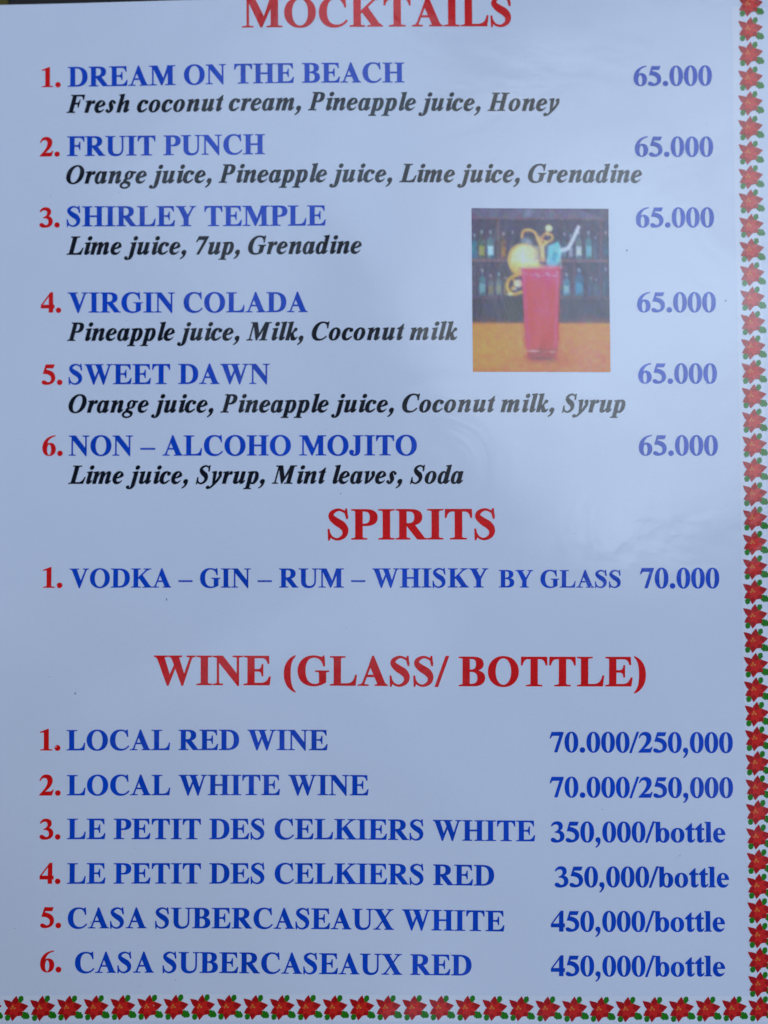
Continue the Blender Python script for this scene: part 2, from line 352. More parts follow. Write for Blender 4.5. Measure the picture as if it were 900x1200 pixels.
it('j', 278, [('+', R(30, 0, 155, 430)), entry(30, 155, 456), B('+', 'M 30 60 L 155 60 C 155 -60 150 -207 -20 -207 C -90 -207 -140 -180 -140 -135 C -140 -105 -118 -85 -88 -85 C -55 -85 -35 -105 -35 -135 C -35 -155 -45 -160 -45 -170 C -45 -178 -38 -182 -25 -182 C 30 -182 30 -90 30 -20'), ('+', E(98, 612, 73, 73, 2))])
it('k', 500, [('+', R(12, 0, 132, 670)), entry(12, 132, 693)] + SW([(130, 210, 40), (200, 260, 40), (262, 370, 60), (292, 410, 90)]) + [('+', E(292, 398, 56, 58, 2)), ('+', Q(130, 250, 215, 290, 330, 60, 250, 0, 225, 0)), B('+', 'M 225 60 C 235 10 260 -9 300 -9 C 360 -9 395 30 425 105 L 408 110 C 380 75 360 62 345 68 L 310 120')])
BOWL = [('+', E(105, 220, 153, 236)), ('-', E(132, 222, 68, 196))]
it('a', 500, BOWL + [('+', R(212, 80, 334, 449)), tail(334)])
it('d', 500, BOWL + [('+', R(212, 80, 334, 675)), entry(212, 334, 693), tail(334)])
it('c', 444, [('+', E(140, 224, 190, 238)), ('-', E(195, 232, 112, 200)), ('-', Q(190, 60, 250, 80, 330, 120, 420, 100, 420, 360, 190, 340)), ('+', E(252, 372, 60, 64, 2)), ('+', Q(200, 20, 270, 50, 335, 118, 318, 130, 260, 85, 190, 50))])
it('e', 444, [('+', E(140, 224, 190, 238)), B('-', 'M 78 232 C 190 250 228 320 215 395 C 205 440 175 435 152 418 C 110 385 85 320 78 232'), B('-', 'M 78 202 C 200 215 290 255 345 320 L 420 320 L 420 140 L 318 118 C 270 68 230 50 190 54 C 120 60 80 110 78 202')])
it('o', 500, [('+', E(157, 224, 203, 238)), ('-', E(157, 224, 80, 208))])
it('p', 500, [('+', E(215, 222, 165, 240)), ('-', E(190, 222, 66, 200)), ('+', R(5, -190, 130, 430)), entry(5, 130, 456), ('+', foot(5, 130, -65, 200, -205))])
it('r', 389, [('+', R(8, 0, 133, 430)), entry(8, 133, 456), B('+', 'M 133 200 C 150 330 190 395 215 395 L 260 462 C 210 470 165 400 133 330'), ('+', E(240, 402, 56, 60, 2))])
it('s', 389, SW([(205, 375, 40), (165, 432, 44), (95, 425, 66), (70, 345, 100), (120, 240, 130), (160, 140, 112), (130, 40, 72), (60, 10, 44), (12, 55, 40)]) + [('+', E(215, 372, 40, 44, 2)), ('+', E(8, 70, 40, 46, 2))])
it('t', 278, [('+', R(20, 80, 143, 449)), ('+', Q(143, 594, 126, 594, 20, 470, -60, 440, -60, 415, 172, 415, 172, 449, 143, 449)), tail(143)])
it('u', 556, [('+', R(20, 130, 145, 430)), entry(20, 145, 456), B('+', 'M 20 200 L 145 200 L 145 100 C 145 68 155 62 175 62 C 205 62 240 110 262 180 L 262 110 C 230 30 180 -9 120 -9 C 60 -9 20 20 20 85'), ('+', R(262, 80, 387, 449)), tail(387)])
it('v', 444, [('+', Q(-75, 440, -75, 422, -15, 420, 45, 0, 85, -13, 120, 30, 95, 462, 45, 462))] + SW([(85, 0, 30), (170, 80, 60), (245, 190, 80), (285, 300, 88), (262, 385, 90)]) + [('+', E(255, 400, 60, 62, 2))])
it('y', 444, [('+', Q(-45, 440, -45, 422, 10, 420, 75, 0, 105, -40, 145, 30, 120, 462, 60, 462))] + SW([(-60, -160, 60), (20, -160, 40), (100, -70, 60), (190, 50, 70), (262, 190, 80), (298, 300, 84), (275, 385, 88)]) + [('+', E(268, 400, 58, 62, 2)), ('+', E(-70, -150, 58, 55, 2))])
it('g', 500, [('+', E(165, 305, 150, 157)), ('-', E(165, 305, 58, 130)), ('+', Q(230, 380, 390, 385, 390, 430, 230, 445)), ('+', E(110, -70, 190, 133)), ('-', E(112, -78, 128, 88))] + SW([(120, 165, 60), (45, 110, 70), (90, 50, 80), (210, 5, 90), (265, -50, 90)]))

INK, INK_ITALIC = 10.0, 15.0      # how far the ink has spread beyond each outline
def spread(p, d):
    q = [p[i] for i in range(len(p)) if math.hypot(p[i][0] - p[i-1][0], p[i][1] - p[i-1][1]) > 0.5]
    area = sum(q[i-1][0] * q[i][1] - q[i][0] * q[i-1][1] for i in range(len(q)))
    if area < 0: d = -d
    r = []
    for i in range(len(q)):
        a, b, c = q[i-1], q[i], q[(i+1) % len(q)]
        l1, l2 = math.hypot(b[0]-a[0], b[1]-a[1]), math.hypot(c[0]-b[0], c[1]-b[1])
        n1 = ((b[1]-a[1]) / l1, (a[0]-b[0]) / l1); n2 = ((c[1]-b[1]) / l2, (b[0]-c[0]) / l2)
        mx_, my_ = n1[0] + n2[0], n1[1] + n2[1]; m = math.hypot(mx_, my_)
        if m < 0.2:
            r.append(b); continue
        k = d / m * min(2.0 / m, 1.7)
        r.append((b[0] + mx_ * k, b[1] + my_ * k))
    return r

_cache = {}
def glyph(style, ch):
    """Triangulated glyph: (advance, vertices, triangles)."""
    if (style, ch) in _cache:
        return _cache[(style, ch)]
    adv, ops = (U if style == 'u' else I)[ch]
    if not ops:
        _cache[(style, ch)] = (adv, [], [])
        return _cache[(style, ch)]
    vs, fs = [], []
    ops = [(g, spread(p, (INK if style == 'u' else INK_ITALIC) * (1 if g == '+' else -1))) for g, p in ops]
    for g, p in ops:
        q = []
        for pt in p:
            if not q or math.hypot(pt[0] - q[-1][0], pt[1] - q[-1][1]) > 0.5:
                q.append(pt)
        if math.hypot(q[0][0] - q[-1][0], q[0][1] - q[-1][1]) <= 0.5:
            q.pop()
        fs.append(list(range(len(vs), len(vs) + len(q)))); vs += [Vector(a) for a in q]
    edges = [(p[i], p[(i + 1) % len(p)]) for p in fs for i in range(len(p))]
    v, e, f, *_ = delaunay_2d_cdt(vs, edges, [], 0, 0.01)
    def inside(x, y, p):
        r = False
        for i, (x1, y1) in enumerate(p):
            x0, y0 = p[i - 1]
            if (y0 > y) != (y1 > y) and x < (x1 - x0) * (y - y0) / (y1 - y0) + x0:
                r = not r
        return r
    tris = []
    for t in f:
        a, b, c = (v[t[0]], v[t[1]], v[t[2]])
        if abs((b - a).cross(c - a)) < 1e-4:
            continue
        cx, cy = (a[0] + b[0] + c[0]) / 3, (a[1] + b[1] + c[1]) / 3
        on = False
        for g, p in ops:
            if on != (g == '+') and inside(cx, cy, p):
                on = g == '+'
        if on:
            tris.append(tuple(t))
    used = sorted({i for t in tris for i in t}); idx = {j: i for i, j in enumerate(used)}
    _cache[(style, ch)] = (adv, [(v[i][0], v[i][1]) for i in used], [tuple(idx[i] for i in t) for t in tris])
    return _cache[(style, ch)]

def text_run(name, text, style, ink, x0, y0, x1, y1, parent, rnd):
    pen, gl = 0.0, []
    for ch in text:
        a, v, t = glyph(style, ch)
        gl.append((pen, v, t)); pen += a
    lo = min(p + x for p, v, t in gl for x, _ in v); hi = max(p + x for p, v, t in gl for x, _ in v)
    s = math.hypot(x1 - x0, y1 - y0) / (hi - lo)
    ux, uy = (x1 - x0) / (hi - lo), (y1 - y0) / (hi - lo)
    verts, faces = [], []
    for p, v, t in gl:
        o = len(verts)
        for x, y in v:
            q = p + x - lo
            verts.append((x0 + ux * q - uy * y, y0 + uy * q + ux * y))
        faces += [tuple(i + o for i in f) for f in t]
    return on_card(name, verts, faces, M[ink], parent, 0.05), s

# ---- the layout of the print, in mm from the middle of the card: kind, words, style, ink, ends of the baseline
RUNS = [
    ('heading_text', 'MOCKTAILS', 'u', 'red', -34.5, 117.8, 30.97, 118.28),
    ('heading_text', 'SPIRITS', 'u', 'red', -13.56, -6.57, 26.71, -6.49),
    ('heading_text', 'WINE (GLASS/ BOTTLE)', 'u', 'red', -55.28, -41.47, 62.86, -41.77),
    ('item_number', '1.', 'u', 'red', -83.34, 103.49, -78.67, 103.53),
    ('item_number', '2.', 'u', 'red', -83.62, 86.43, -78.75, 86.47),
    ('item_number', '3.', 'u', 'red', -83.59, 69.11, -78.62, 69.11),
    ('item_number', '4.', 'u', 'red', -83.22, 48.43, -78.26, 48.43),
    ('item_number', '5.', 'u', 'red', -82.98, 30.93, -77.93, 30.93),
    ('item_number', '6.', 'u', 'red', -82.64, 13.69, -77.7, 13.69),
    ('item_number', '1.', 'u', 'red', -82.08, -18.16, -77.36, -18.16),
    ('item_number', '1.', 'u', 'red', -82.39, -57.05, -77.49, -57.05),
    ('item_number', '2.', 'u', 'red', -82.51, -67.82, -77.41, -67.82),
    ('item_number', '3.', 'u', 'red', -82.43, -78.26, -77.43, -78.28),
    ('item_number', '4.', 'u', 'red', -82.35, -88.78, -77.35, -88.82),
    ('item_number', '5.', 'u', 'red', -82.06, -99.18, -77.07, -99.22),
    ('item_number', '6.', 'u', 'red', -81.98, -109.56, -76.9, -109.62),
    ('item_name', 'DREAM ON THE BEACH', 'u', 'blue', -77.01, 103.59, 4.98, 104.32),
    ('item_name', 'FRUIT PUNCH', 'u', 'blue', -76.99, 86.53, -28.81, 86.74),
    ('item_name', 'SHIRLEY TEMPLE', 'u', 'blue', -76.97, 69.32, -14.07, 69.43),
    ('item_name', 'VIRGIN COLADA', 'u', 'blue', -76.71, 48.43, -18.48, 48.43),
    ('item_name', 'SWEET DAWN', 'u', 'blue', -76.48, 31.03, -27.63, 31.03),
    ('item_name', 'NON – ALCOHO MOJITO', 'u', 'blue', -76.26, 13.69, 7.92, 13.69),
    ('item_name', 'VODKA – GIN – RUM – WHISKY', 'u', 'blue', -75.72, -18.16, 25.04, -18.06),
    ('item_name', 'BY GLASS', 'u', 'blue', 27.5, -18.06, 56.84, -18.12),
    ('item_name', 'LOCAL RED WINE', 'u', 'blue', -76.06, -57.05, -13.49, -57.11),
    ('item_name', 'LOCAL WHITE WINE', 'u', 'blue', -75.98, -67.82, -3.68, -67.88),
    ('item_name', 'LE PETIT DES CELKIERS WHITE', 'u', 'blue', -75.9, -78.26, 36.11, -78.56),
    ('item_name', 'LE PETIT DES CELKIERS RED', 'u', 'blue', -75.83, -88.84, 26.29, -89.09),
    ('item_name', 'CASA SUBERCASEAUX WHITE', 'u', 'blue', -75.55, -99.39, 28.71, -99.85),
    ('item_name', 'CASA SUBERCASEAUX RED', 'u', 'blue', -73.74, -109.87, 20.85, -110.37),
    ('ingredients_text', 'Fresh coconut cream, Pineapple juice, Honey', 'i', 'black', -77.27, 97.16, 42.73, 97.62),
    ('ingredients_text', 'Orange juice, Pineapple juice, Lime juice, Grenadine', 'i', 'black', -77.15, 79.75, 62.75, 80.21),
    ('ingredients_text', 'Lime juice, 7up, Grenadine', 'i', 'black', -77.02, 62.45, -5.38, 62.6),
    ('ingredients_text', 'Pineapple juice, Milk, Coconut milk', 'i', 'black', -76.87, 41.59, 17.75, 41.63),
    ('ingredients_text', 'Orange juice, Pineapple juice, Coconut milk, Syrup', 'i', 'black', -76.43, 24.11, 58.3, 24.11),
    ('ingredients_text', 'Lime juice, Syrup, Mint leaves, Soda', 'i', 'black', -76.31, 6.89, 19.13, 6.89),
    ('price_text', '65.000', 'u', 'blue', 60.82, 103.88, 79.92, 104.01),
    ('price_text', '65.000', 'u', 'blue', 61.03, 86.57, 80.2, 86.64),
    ('price_text', '65.000', 'u', 'blue', 61.24, 69.26, 80.28, 69.32),
    ('price_text', '65.000', 'u', 'blue', 61.33, 48.47, 80.43, 48.47),
    ('price_text', '65.000', 'u', 'blue', 61.44, 31.13, 80.51, 31.13),
    ('price_text', '65.000', 'u', 'blue', 61.44, 13.69, 80.58, 13.69),
    ('price_text', '70.000', 'u', 'blue', 61.46, -18.27, 80.75, -18.31),
    ('price_text', '70.000/250,000', 'u', 'blue', 39.66, -57.5, 83.61, -57.66),
    ('price_text', '70.000/250,000', 'u', 'blue', 39.62, -68.18, 83.53, -68.35),
    ('price_text', '350,000/bottle', 'u', 'blue', 39.79, -78.77, 81.61, -78.87),
    ('price_text', '350,000/bottle', 'u', 'blue', 40.66, -89.33, 82.34, -89.49),
    ('price_text', '450,000/bottle', 'u', 'blue', 39.71, -99.79, 81.24, -99.89),
    ('price_text', '450,000/bottle', 'u', 'blue', 39.67, -110.27, 81.16, -110.37),
]
SIDE_FLOWERS = [(89.23, -118.26), (89.22, -112.49), (89.22, -106.71), (89.21, -100.93), (89.2, -95.14), (89.19, -89.35), (89.18, -83.55), (89.17, -77.74), (89.17, -71.93), (89.16, -66.11), (89.15, -60.28), (89.14, -54.45), (89.13, -48.61), (89.12, -42.77), (89.11, -36.91), (89.11, -31.06), (89.1, -25.19), (89.09, -19.32), (89.08, -13.44), (89.07, -7.56), (89.06, -1.66), (89.05, 4.23), (89.05, 10.14), (89.04, 16.05), (89.03, 21.97), (89.02, 27.89), (89.01, 33.82), (89.0, 39.76), (88.99, 45.7), (88.99, 51.65), (88.98, 57.61), (88.97, 63.57), (88.96, 69.54), (88.95, 75.52), (88.94, 81.5), (88.93, 87.49), (88.93, 93.49), (88.92, 99.5), (88.91, 105.51), (88.9, 111.52), (88.89, 117.55), (88.88, 123.58)]
BOTTOM_FLOWERS = [(82.91, -118.18), (76.58, -118.18), (70.25, -118.18), (63.92, -118.18), (57.59, -118.18), (51.27, -118.18), (44.94, -118.18), (38.61, -118.18), (32.28, -118.18), (25.96, -118.18), (19.63, -118.18), (13.3, -118.18), (6.97, -118.18), (0.65, -118.18), (-5.68, -118.18), (-12.01, -118.18), (-18.34, -118.18), (-24.66, -118.18), (-30.99, -118.18), (-37.32, -118.18), (-43.65, -118.18), (-49.97, -118.18), (-56.3, -118.18), (-62.63, -118.18), (-68.96, -118.18), (-75.28, -118.18), (-81.61, -118.18), (-87.94, -118.18), (-94.27, -118.18), (-100.6, -118.18), (-106.92, -118.18)]

PHOTO_CORNERS = [(21.22, 73.7), (54.54, 73.7), (54.75, 33.82), (21.45, 33.82)]

# ------------------------------------------------------------------ tabletop beyond and under the card
def box(name, x0, y0, z0, x1, y1, z1, mat, rot=0.0, bev=0.0004):
    import bmesh
    bm = bmesh.new()
    bmesh.ops.create_cube(bm, size=1.0)
    for v in bm.verts:
        v.co = Vector(((v.co.x) * (x1 - x0), (v.co.y) * (y1 - y0), (v.co.z) * (z1 - z0))) * MM
    bmesh.ops.bevel(bm, geom=bm.edges[:], offset=bev, segments=2, affect='EDGES')
    me = bpy.data.meshes.new(name); bm.to_mesh(me); bm.free()
    o = new_obj(name, me, mat)
    o.location = Vector(((x0 + x1) / 2, (y0 + y1) / 2, (z0 + z1) / 2)) * MM
    o.rotation_euler.z = rot
    return o
table = box('tabletop', -420, -330, -30, 420, 330, 0, M['wood'], bev=0.003)
table['kind'] = 'structure'
gm = bpy.data.meshes.new('ground')
gm.from_pydata([(-20, -20, -0.75), (20, -20, -0.75), (20, 20, -0.75), (-20, 20, -0.75)], [], [(0, 1, 2, 3)])
ground = new_obj('ground', gm, M['ground'])
ground['kind'] = 'structure'
bit = box('place_card', -150, 122.0, 0.0, -92.2, 190, 0.6, M['mustard'], bev=0.0002)
bit['label'] = 'mustard yellow card lying on the dark table at the upper corner of the menu'
bit['category'] = 'card'

# added out-of-view box, shaped like a napkin caddy, to shade the card's near corner
blocker = bpy.data.objects.new('shade_blocker', None); COL.objects.link(blocker)
blocker.location = (-0.149, -0.180, 0); blocker.rotation_euler.z = math.radians(-33)
blocker['label'] = 'added unseen dark box with white filling that shades the near corner of the menu'
blocker['category'] = 'light blocker'
def part(name, x0, y0, z0, x1, y1, z1, mat):
    o = box(name, x0, y0, z0, x1, y1, z1, mat, bev=0.001); o.parent = blocker
    return o
part('side_panel', -140, 52, 0, 140, 58, 225, M['wood']); part('side_panel', -140, -58, 0, 140, -52, 225, M['wood'])
part('end_panel', -140, -51.5, 0, -134, 51.5, 225, M['wood']); part('end_panel', 134, -51.5, 0, 140, 51.5, 225, M['wood'])
part('base', -133.5, -51.5, 0, 133.5, 51.5, 6, M['wood'])
for k in (-1, 1):
    part('blocker_fill', k * 66 - 60, -46, 7, k * 66 + 60, 46, 205, M['blocker_white'])

# ------------------------------------------------------------------ paper sheet (rounded corners, a real edge)
def sheet():
    # the top edge is trimmed a little askew
    L_, R_, Bt = -108.5, 98.3, -127.5
    top = lambda x: 123.92 + (x + 93.58) * 0.0152
    nx, ny = 104, 128
    P = []
    for j in range(ny + 1):
        for i in range(nx + 1):
            x = L_ + (R_ - L_) * i / nx
            y = Bt + (top(x) - Bt) * j / ny
            P.append([x, y])
    rad = 3.0      # pull the corner points in to round them
    for p in P:
        x, y = p
        for cx, cy, sx, sy in ((L_ + rad, Bt + rad, -1, -1), (R_ - rad, Bt + rad, 1, -1), (L_ + rad, top(L_) - rad, -1, 1), (R_ - rad, top(R_) - rad, 1, 1)):
            dx, dy = (x - cx) * sx, (y - cy) * sy
            if dx > 0 and dy > 0:
                m, d = max(dx, dy), math.hypot(dx, dy)
                if d > 1e-6:
                    k = m / d
                    p[0] = cx + sx * dx * k; p[1] = cy + sy * dy * k
    F = [(j * (nx + 1) + i, j * (nx + 1) + i + 1, (j + 1) * (nx + 1) + i + 1, (j + 1) * (nx + 1) + i) for j in range(ny) for i in range(nx)]
    n = len(P); th = 0.45
    V = [(x * MM, y * MM, bow(x, y) * MM) for x, y in P] + [(x * MM, y * MM, (bow(x, y) - th) * MM) for x, y in P]
    F2 = list(F) + [tuple(n + i for i in reversed(f)) for f in F]
    rim = [i for i in range(nx + 1)] + [j * (nx + 1) + nx for j in range(1, ny + 1)] + [ny * (nx + 1) + i for i in range(nx - 1, -1, -1)] + [j * (nx + 1) for j in range(ny - 1, 0, -1)]
    for a, b in zip(rim, rim[1:] + rim[:1]):
        F2.append((a, n + a, n + b, b))
    me = bpy.data.meshes.new('paper_sheet')
    me.from_pydata(V, [], F2)
    me.polygons.foreach_set('use_smooth', [i < len(F) for i in range(len(F2))])
    me.normals_split_custom_set([ (bow_normal(*P[me.loops[li].vertex_index]) if pi < len(F) else Vector((0, 0, 0))) for pi, poly in enumerate(me.polygons) for li in poly.loop_indices])
    return new_obj('paper_sheet', me, M['paper'], card)
sheet()

# ------------------------------------------------------------------ printed words
rnd = random.Random(4)
for kind, text, style, ink, x0, y0, x1, y1 in RUNS:
    o, em = text_run(kind, text, style, ink, x0, y0, x1, y1, card, rnd)
    print('RUN %-50s em %.2f mm' % (text, em * 1000))

# ------------------------------------------------------------------ poinsettia border
def ground_strip(a, b, w):
    """The whiter ground that the border flowers are printed on."""
    n = 60; V = []
    nx, ny = (b[1] - a[1]), -(b[0] - a[0]); l = math.hypot(nx, ny); nx, ny = nx / l * w / 2, ny / l * w / 2
    for i in range(n + 1):
        t = i / n; x, y = a[0] + (b[0] - a[0]) * t, a[1] + (b[1] - a[1]) * t
        V += [(x + nx, y + ny), (x - nx, y - ny)]
    on_card('border_ground', V, [(2 * i, 2 * i + 2, 2 * i + 3, 2 * i + 1) for i in range(n)], M['halo'], card, 0.015)
ground_strip((88.0, 123.2), (90.2, -115.0), 6.2)
ground_strip((-107.0, -118.2), (93.4, -118.2), 6.2)
def flower_meshes():
    s = 0.2056                                   # mm per drawing unit
    def fan(pts):
        return [(x * s, y * s) for x, y in pts]
    def mesh(name, polys, mat, lift):
        V, F_ = [], []
        for p in polys:
            vs = [Vector(q) for q in fan(p)]
            v, e, f, *_ = delaunay_2d_cdt(vs, [], [list(range(len(vs)))], 1, 1e-6)
            o = len(V); V += [(a[0] * MM, a[1] * MM, lift * MM) for a in v]; F_ += [tuple(i + o for i in t) for t in f]
            lift += 0.004
        me = bpy.data.meshes.new(name); me.from_pydata(V, [], F_)
        me.materials.append(mat)
        return me
    def petal(ang, ln, wd, off=0.0):
        a = math.radians(ang); c, sn = math.cos(a), math.sin(a); pts = []
        for t, w in ((-0.1, .25), (0.12, .7), (0.35, 1.0), (0.6, .85), (0.82, .42), (1.0, 0.0), (0.82, -.42), (0.6, -.85), (0.35, -1.0), (0.12, -.7), (-0.1, -.25)):
            x, y = t * ln, w * wd + off * t
            pts.append((x * c - y * sn, x * sn + y * c))
        return pts
    def leaf(cx, cy, ang, ln, wd):
        a = math.radians(ang); c, sn = math.cos(a), math.sin(a)
        base = [(-.5, 0), (-.35, .55), (-.12, .8), (0, .72), (.12, 1.0), (.28, .7), (.36, .72), (.5, 0.05), (.36, -.6), (.26, -.62), (.1, -1.0), (0, -.74), (-.12, -.85), (-.35, -.5)]
        return [(cx + x * ln * c - y * wd * sn, cy + x * ln * sn + y * wd * c) for x, y in base]
    back = [petal(141, 16.2, 4.2), petal(82, 15.0, 4.4), petal(12, 16.8, 5.4), petal(262, 14.4, 4.4), petal(210, 13.4, 4.4), petal(322, 12.4, 5.8)]
    front = [petal(108, 8.5, 2.5), petal(42, 11.0, 3.2), petal(350, 12.0, 2.8), petal(236, 8.5, 2.6), petal(290, 9.8, 3.0), petal(172, 7.8, 2.4)]
    leaves = [leaf(7.0, 10.6, 60, 9.0, 3.5), leaf(12.0, -7.4, -28, 11.0, 4.8), leaf(-7.2, -9.8, -115, 9.0, 3.6), leaf(15.2, -9.0, -5, 5.6, 3.0)]
    eye = [E(-1.8, 2.6, 1.3, 1.6, 2, 7), E(0.4, 0.6, 1.3, 1.2, 2, 7), E(-3.2, 0.2, 1.0, 1.1, 2, 7)]
    return (mesh('poinsettia', back, M['petal_dark'], 0.058), mesh('inner_petals', front, M['petal'], 0.084),
            mesh('leaves', leaves, M['leaf'], 0.030), mesh('flower_centre', eye, M['gold'], 0.110))
FM = flower_meshes()
frnd = random.Random(11)
def flower(x, y):
    n = bow_normal(x, y)
    o = bpy.data.objects.new('poinsettia', FM[0]); COL.objects.link(o); o.parent = card
    o.location = (x * MM, y * MM, bow(x, y) * MM)
    o.rotation_euler = (math.atan2(-n.y, n.z), math.atan2(n.x, n.z), math.radians(frnd.uniform(-1.5, 1.5)))
    for nm, me in (('inner_petals', FM[1]), ('leaves', FM[2]), ('flower_centre', FM[3])):
        c = bpy.data.objects.new(nm, me); COL.objects.link(c); c.parent = o
for x, y in SIDE_FLOWERS + BOTTOM_FLOWERS:
    if x > -107:
        flower(x, y)

# ------------------------------------------------------------------ the printed photograph of a red drink at a bar
def photo_print():
    W, H = 150, 180
    X, Y = np.meshgrid((np.arange(W) + .5) / W, (np.arange(H) + .5) / H)      # Y runs down the picture
    X = X * 717; Y = Y * 862
    img = np.zeros((H, W, 3)) + np.array([70, 62, 84.])
    rs = np.random.RandomState(3)
    def soft(d, e):
        return np.clip(0.5 - d / e, 0, 1)[..., None]
    def put(m, c, a=1.0):
        nonlocal img
        img = img * (1 - m * a) + np.array(c, float) * m * a
    def rect(x0, y0, x1, y1, c, a=1.0, e=8):
        d = np.maximum(np.maximum(x0 - X, X - x1), np.maximum(y0 - Y, Y - y1)); put(soft(d, e), c, a)
    def ell(cx, cy, rx, ry, c, a=1.0, e=8):
        d = (np.hypot((X - cx) / rx, (Y - cy) / ry) - 1) * min(rx, ry); put(soft(d, e), c, a)
    def curl(pts, w, c, a=1.0, e=8):
        P = [pts[0]] + list(pts) + [pts[-1]]; r = []
        for i in range(1, len(P) - 2):
            for s in range(6):
                u = s / 6
                r.append(tuple(0.5 * (2 * P[i][q] + (P[i+1][q] - P[i-1][q]) * u + (2*P[i-1][q] - 5*P[i][q] + 4*P[i+1][q] - P[i+2][q]) * u*u + (3*P[i][q] - P[i-1][q] - 3*P[i+1][q] + P[i+2][q]) * u**3) for q in (0, 1)))
        line(r + [pts[-1]], w, c, a, e)
        line([(x - w * .12, y - w * .22) for x, y in r], w * .3, [min(255, q + 34) for q in c], .7, 6)
    def line(pts, w, c, a=1.0, e=8):
        d = np.full(X.shape, 1e9)
        for (x0, y0), (x1, y1) in zip(pts, pts[1:]):
            dx, dy = x1 - x0, y1 - y0; t = np.clip(((X - x0) * dx + (Y - y0) * dy) / (dx * dx + dy * dy), 0, 1)
            d = np.minimum(d, np.hypot(X - x0 - t * dx, Y - y0 - t * dy) - w / 2)
        put(soft(d, e), c, a)
    def poly(pts, c, a=1.0, e=8):
        ins = np.zeros(X.shape, bool); d = np.full(X.shape, 1e9)
        for (x0, y0), (x1, y1) in zip(pts, pts[1:] + pts[:1]):
            ins ^= ((y0 > Y) != (y1 > Y)) & (X < (x1 - x0) * (Y - y0) / ((y1 - y0) or 1e-9) + x0)
            dx, dy = x1 - x0, y1 - y0; t = np.clip(((X - x0) * dx + (Y - y0) * dy) / (dx * dx + dy * dy), 0, 1)
            d = np.minimum(d, np.hypot(X - x0 - t * dx, Y - y0 - t * dy))
        put(soft(np.where(ins, -d, d), e), c, a)
    # back bar: ceiling board, shelf frames
    rect(0, 0, 717, 50, (96, 88, 112)); rect(0, 48, 717, 58, (118, 92, 104), .8)
    poly([(560, 0), (717, 0), (717, 60)], (70, 62, 86), .6)
    rect(280, 0, 312, 40, (128, 140, 160), .6, 20)
    rect(132, 58, 144, 280, (112, 84, 92), .8); rect(670, 58, 682, 270, (110, 84, 92), .7)
    rect(0, 268, 717, 282, (122, 92, 98), .85); rect(530, 276, 540, 470, (112, 92, 104), .7); rect(664, 276, 674, 480, (92, 80, 104), .7)
    rect(0, 462, 717, 478, (88, 72, 88), .8); rect(0, 300, 20, 470, (86, 76, 96), .7)
    rect(0, 480, 717, 606, (66, 52, 78), .9, 14)
    rect(170, 470, 260, 600, (52, 34, 52), .6, 40); rect(480, 500, 717, 600, (62, 54, 82), .6, 40)
    def bottle(x, base, h, w, c, label=None):
        c = [q * .72 + k * .28 for q, k in zip(c, (96, 84, 84))]
        rect(x - w / 2, base - h * .62, x + w / 2, base, c, .85, 7); ell(x, base - h * .62, w / 2, w * .5, c, .85, 7)
        rect(x - w * .15, base - h, x + w * .15, base - h * .55, c, .8, 7)
        rect(x - w * .36, base - h * .5, x - w * .2, base - 8, [min(255, q + 60) for q in c], .5, 7)
        rect(x - w * .17, base - h, x + w * .17, base - h * .88, (150, 150, 165), .8, 6)
        if label: rect(x - w * .4, base - h * .45, x + w * .4, base - h * .12, label, .85, 6)
    for x, h, w, c, lb in ((14, 130, 28, (30, 120, 150), None), (52, 150, 34, (64, 84, 82), (146, 146, 70)), (98, 150, 36, (70, 112, 124), (160, 208, 212)), (166, 140, 28, (120, 86, 66), (150, 110, 62)), (214, 150, 28, (66, 66, 92), (96, 82, 96)), (262, 130, 26, (60, 70, 96), None),
                           (484, 140, 26, (52, 84, 112), (90, 110, 130)), (518, 130, 24, (80, 92, 120), (140, 150, 165)), (560, 150, 34, (92, 118, 130), (180, 196, 196)), (612, 150, 34, (64, 122, 140), (108, 160, 170)), (648, 120, 22, (50, 76, 104), None), (702, 150, 28, (40, 62, 88), (60, 84, 104))):
        bottle(x, 266, h, w, c, lb)
    for x, h, w, c, lb in ((54, 140, 34, (60, 118, 132), (108, 150, 156)), (98, 110, 30, (98, 106, 104), (118, 112, 84)), (140, 120, 30, (86, 108, 120), (128, 124, 100)), (176, 100, 24, (110, 92, 60), None), (494, 120, 34, (62, 128, 148), (124, 160, 160)), (560, 146, 44, (30, 104, 140), (48, 128, 158)), (620, 100, 30, (54, 72, 110), None), (648, 90, 22, (66, 84, 110), None), (698, 150, 28, (30, 70, 104), None)):
        bottle(x, 460, h, w, c, lb)
    # wooden counter
    rect(0, 606, 717, 870, (204, 122, 44), 1, 6)
    ell(60, 720, 240, 90, (212, 138, 44), .8, 120); ell(560, 800, 240, 120, (198, 108, 84), .7, 120); ell(620, 660, 160, 60, (200, 120, 70), .7, 80); ell(180, 700, 120, 60, (206, 134, 70), .5, 90)
    rect(0, 600, 717, 612, (156, 104, 76), .6, 6); rect(0, 840, 717, 870, (184, 108, 58), .6, 24)
    ell(370, 800, 150, 30, (150, 92, 40), .5, 40)
    # garnish: orange slice, curls of peel, cherries, mint-coloured stirrer and white straw
    curl([(236, 352), (196, 372), (184, 420), (214, 452), (262, 440)], 17, (178, 138, 66), .95, 8)
    curl([(206, 360), (226, 396), (204, 430)], 14, (160, 120, 44), .8, 8)
    ell(240, 396, 22, 20, (212, 200, 172), .9, 10); ell(198, 452, 14, 10, (206, 190, 140), .8, 8); ell(222, 424, 12, 9, (222, 208, 160), .7, 7)
    curl([(262, 152), (272, 120), (306, 114), (334, 132), (348, 168), (372, 190)], 14, (196, 144, 82), 1, 7)
    curl([(366, 156), (386, 134), (416, 138), (422, 160), (398, 176), (370, 166)], 12, (186, 136, 80), 1, 7)
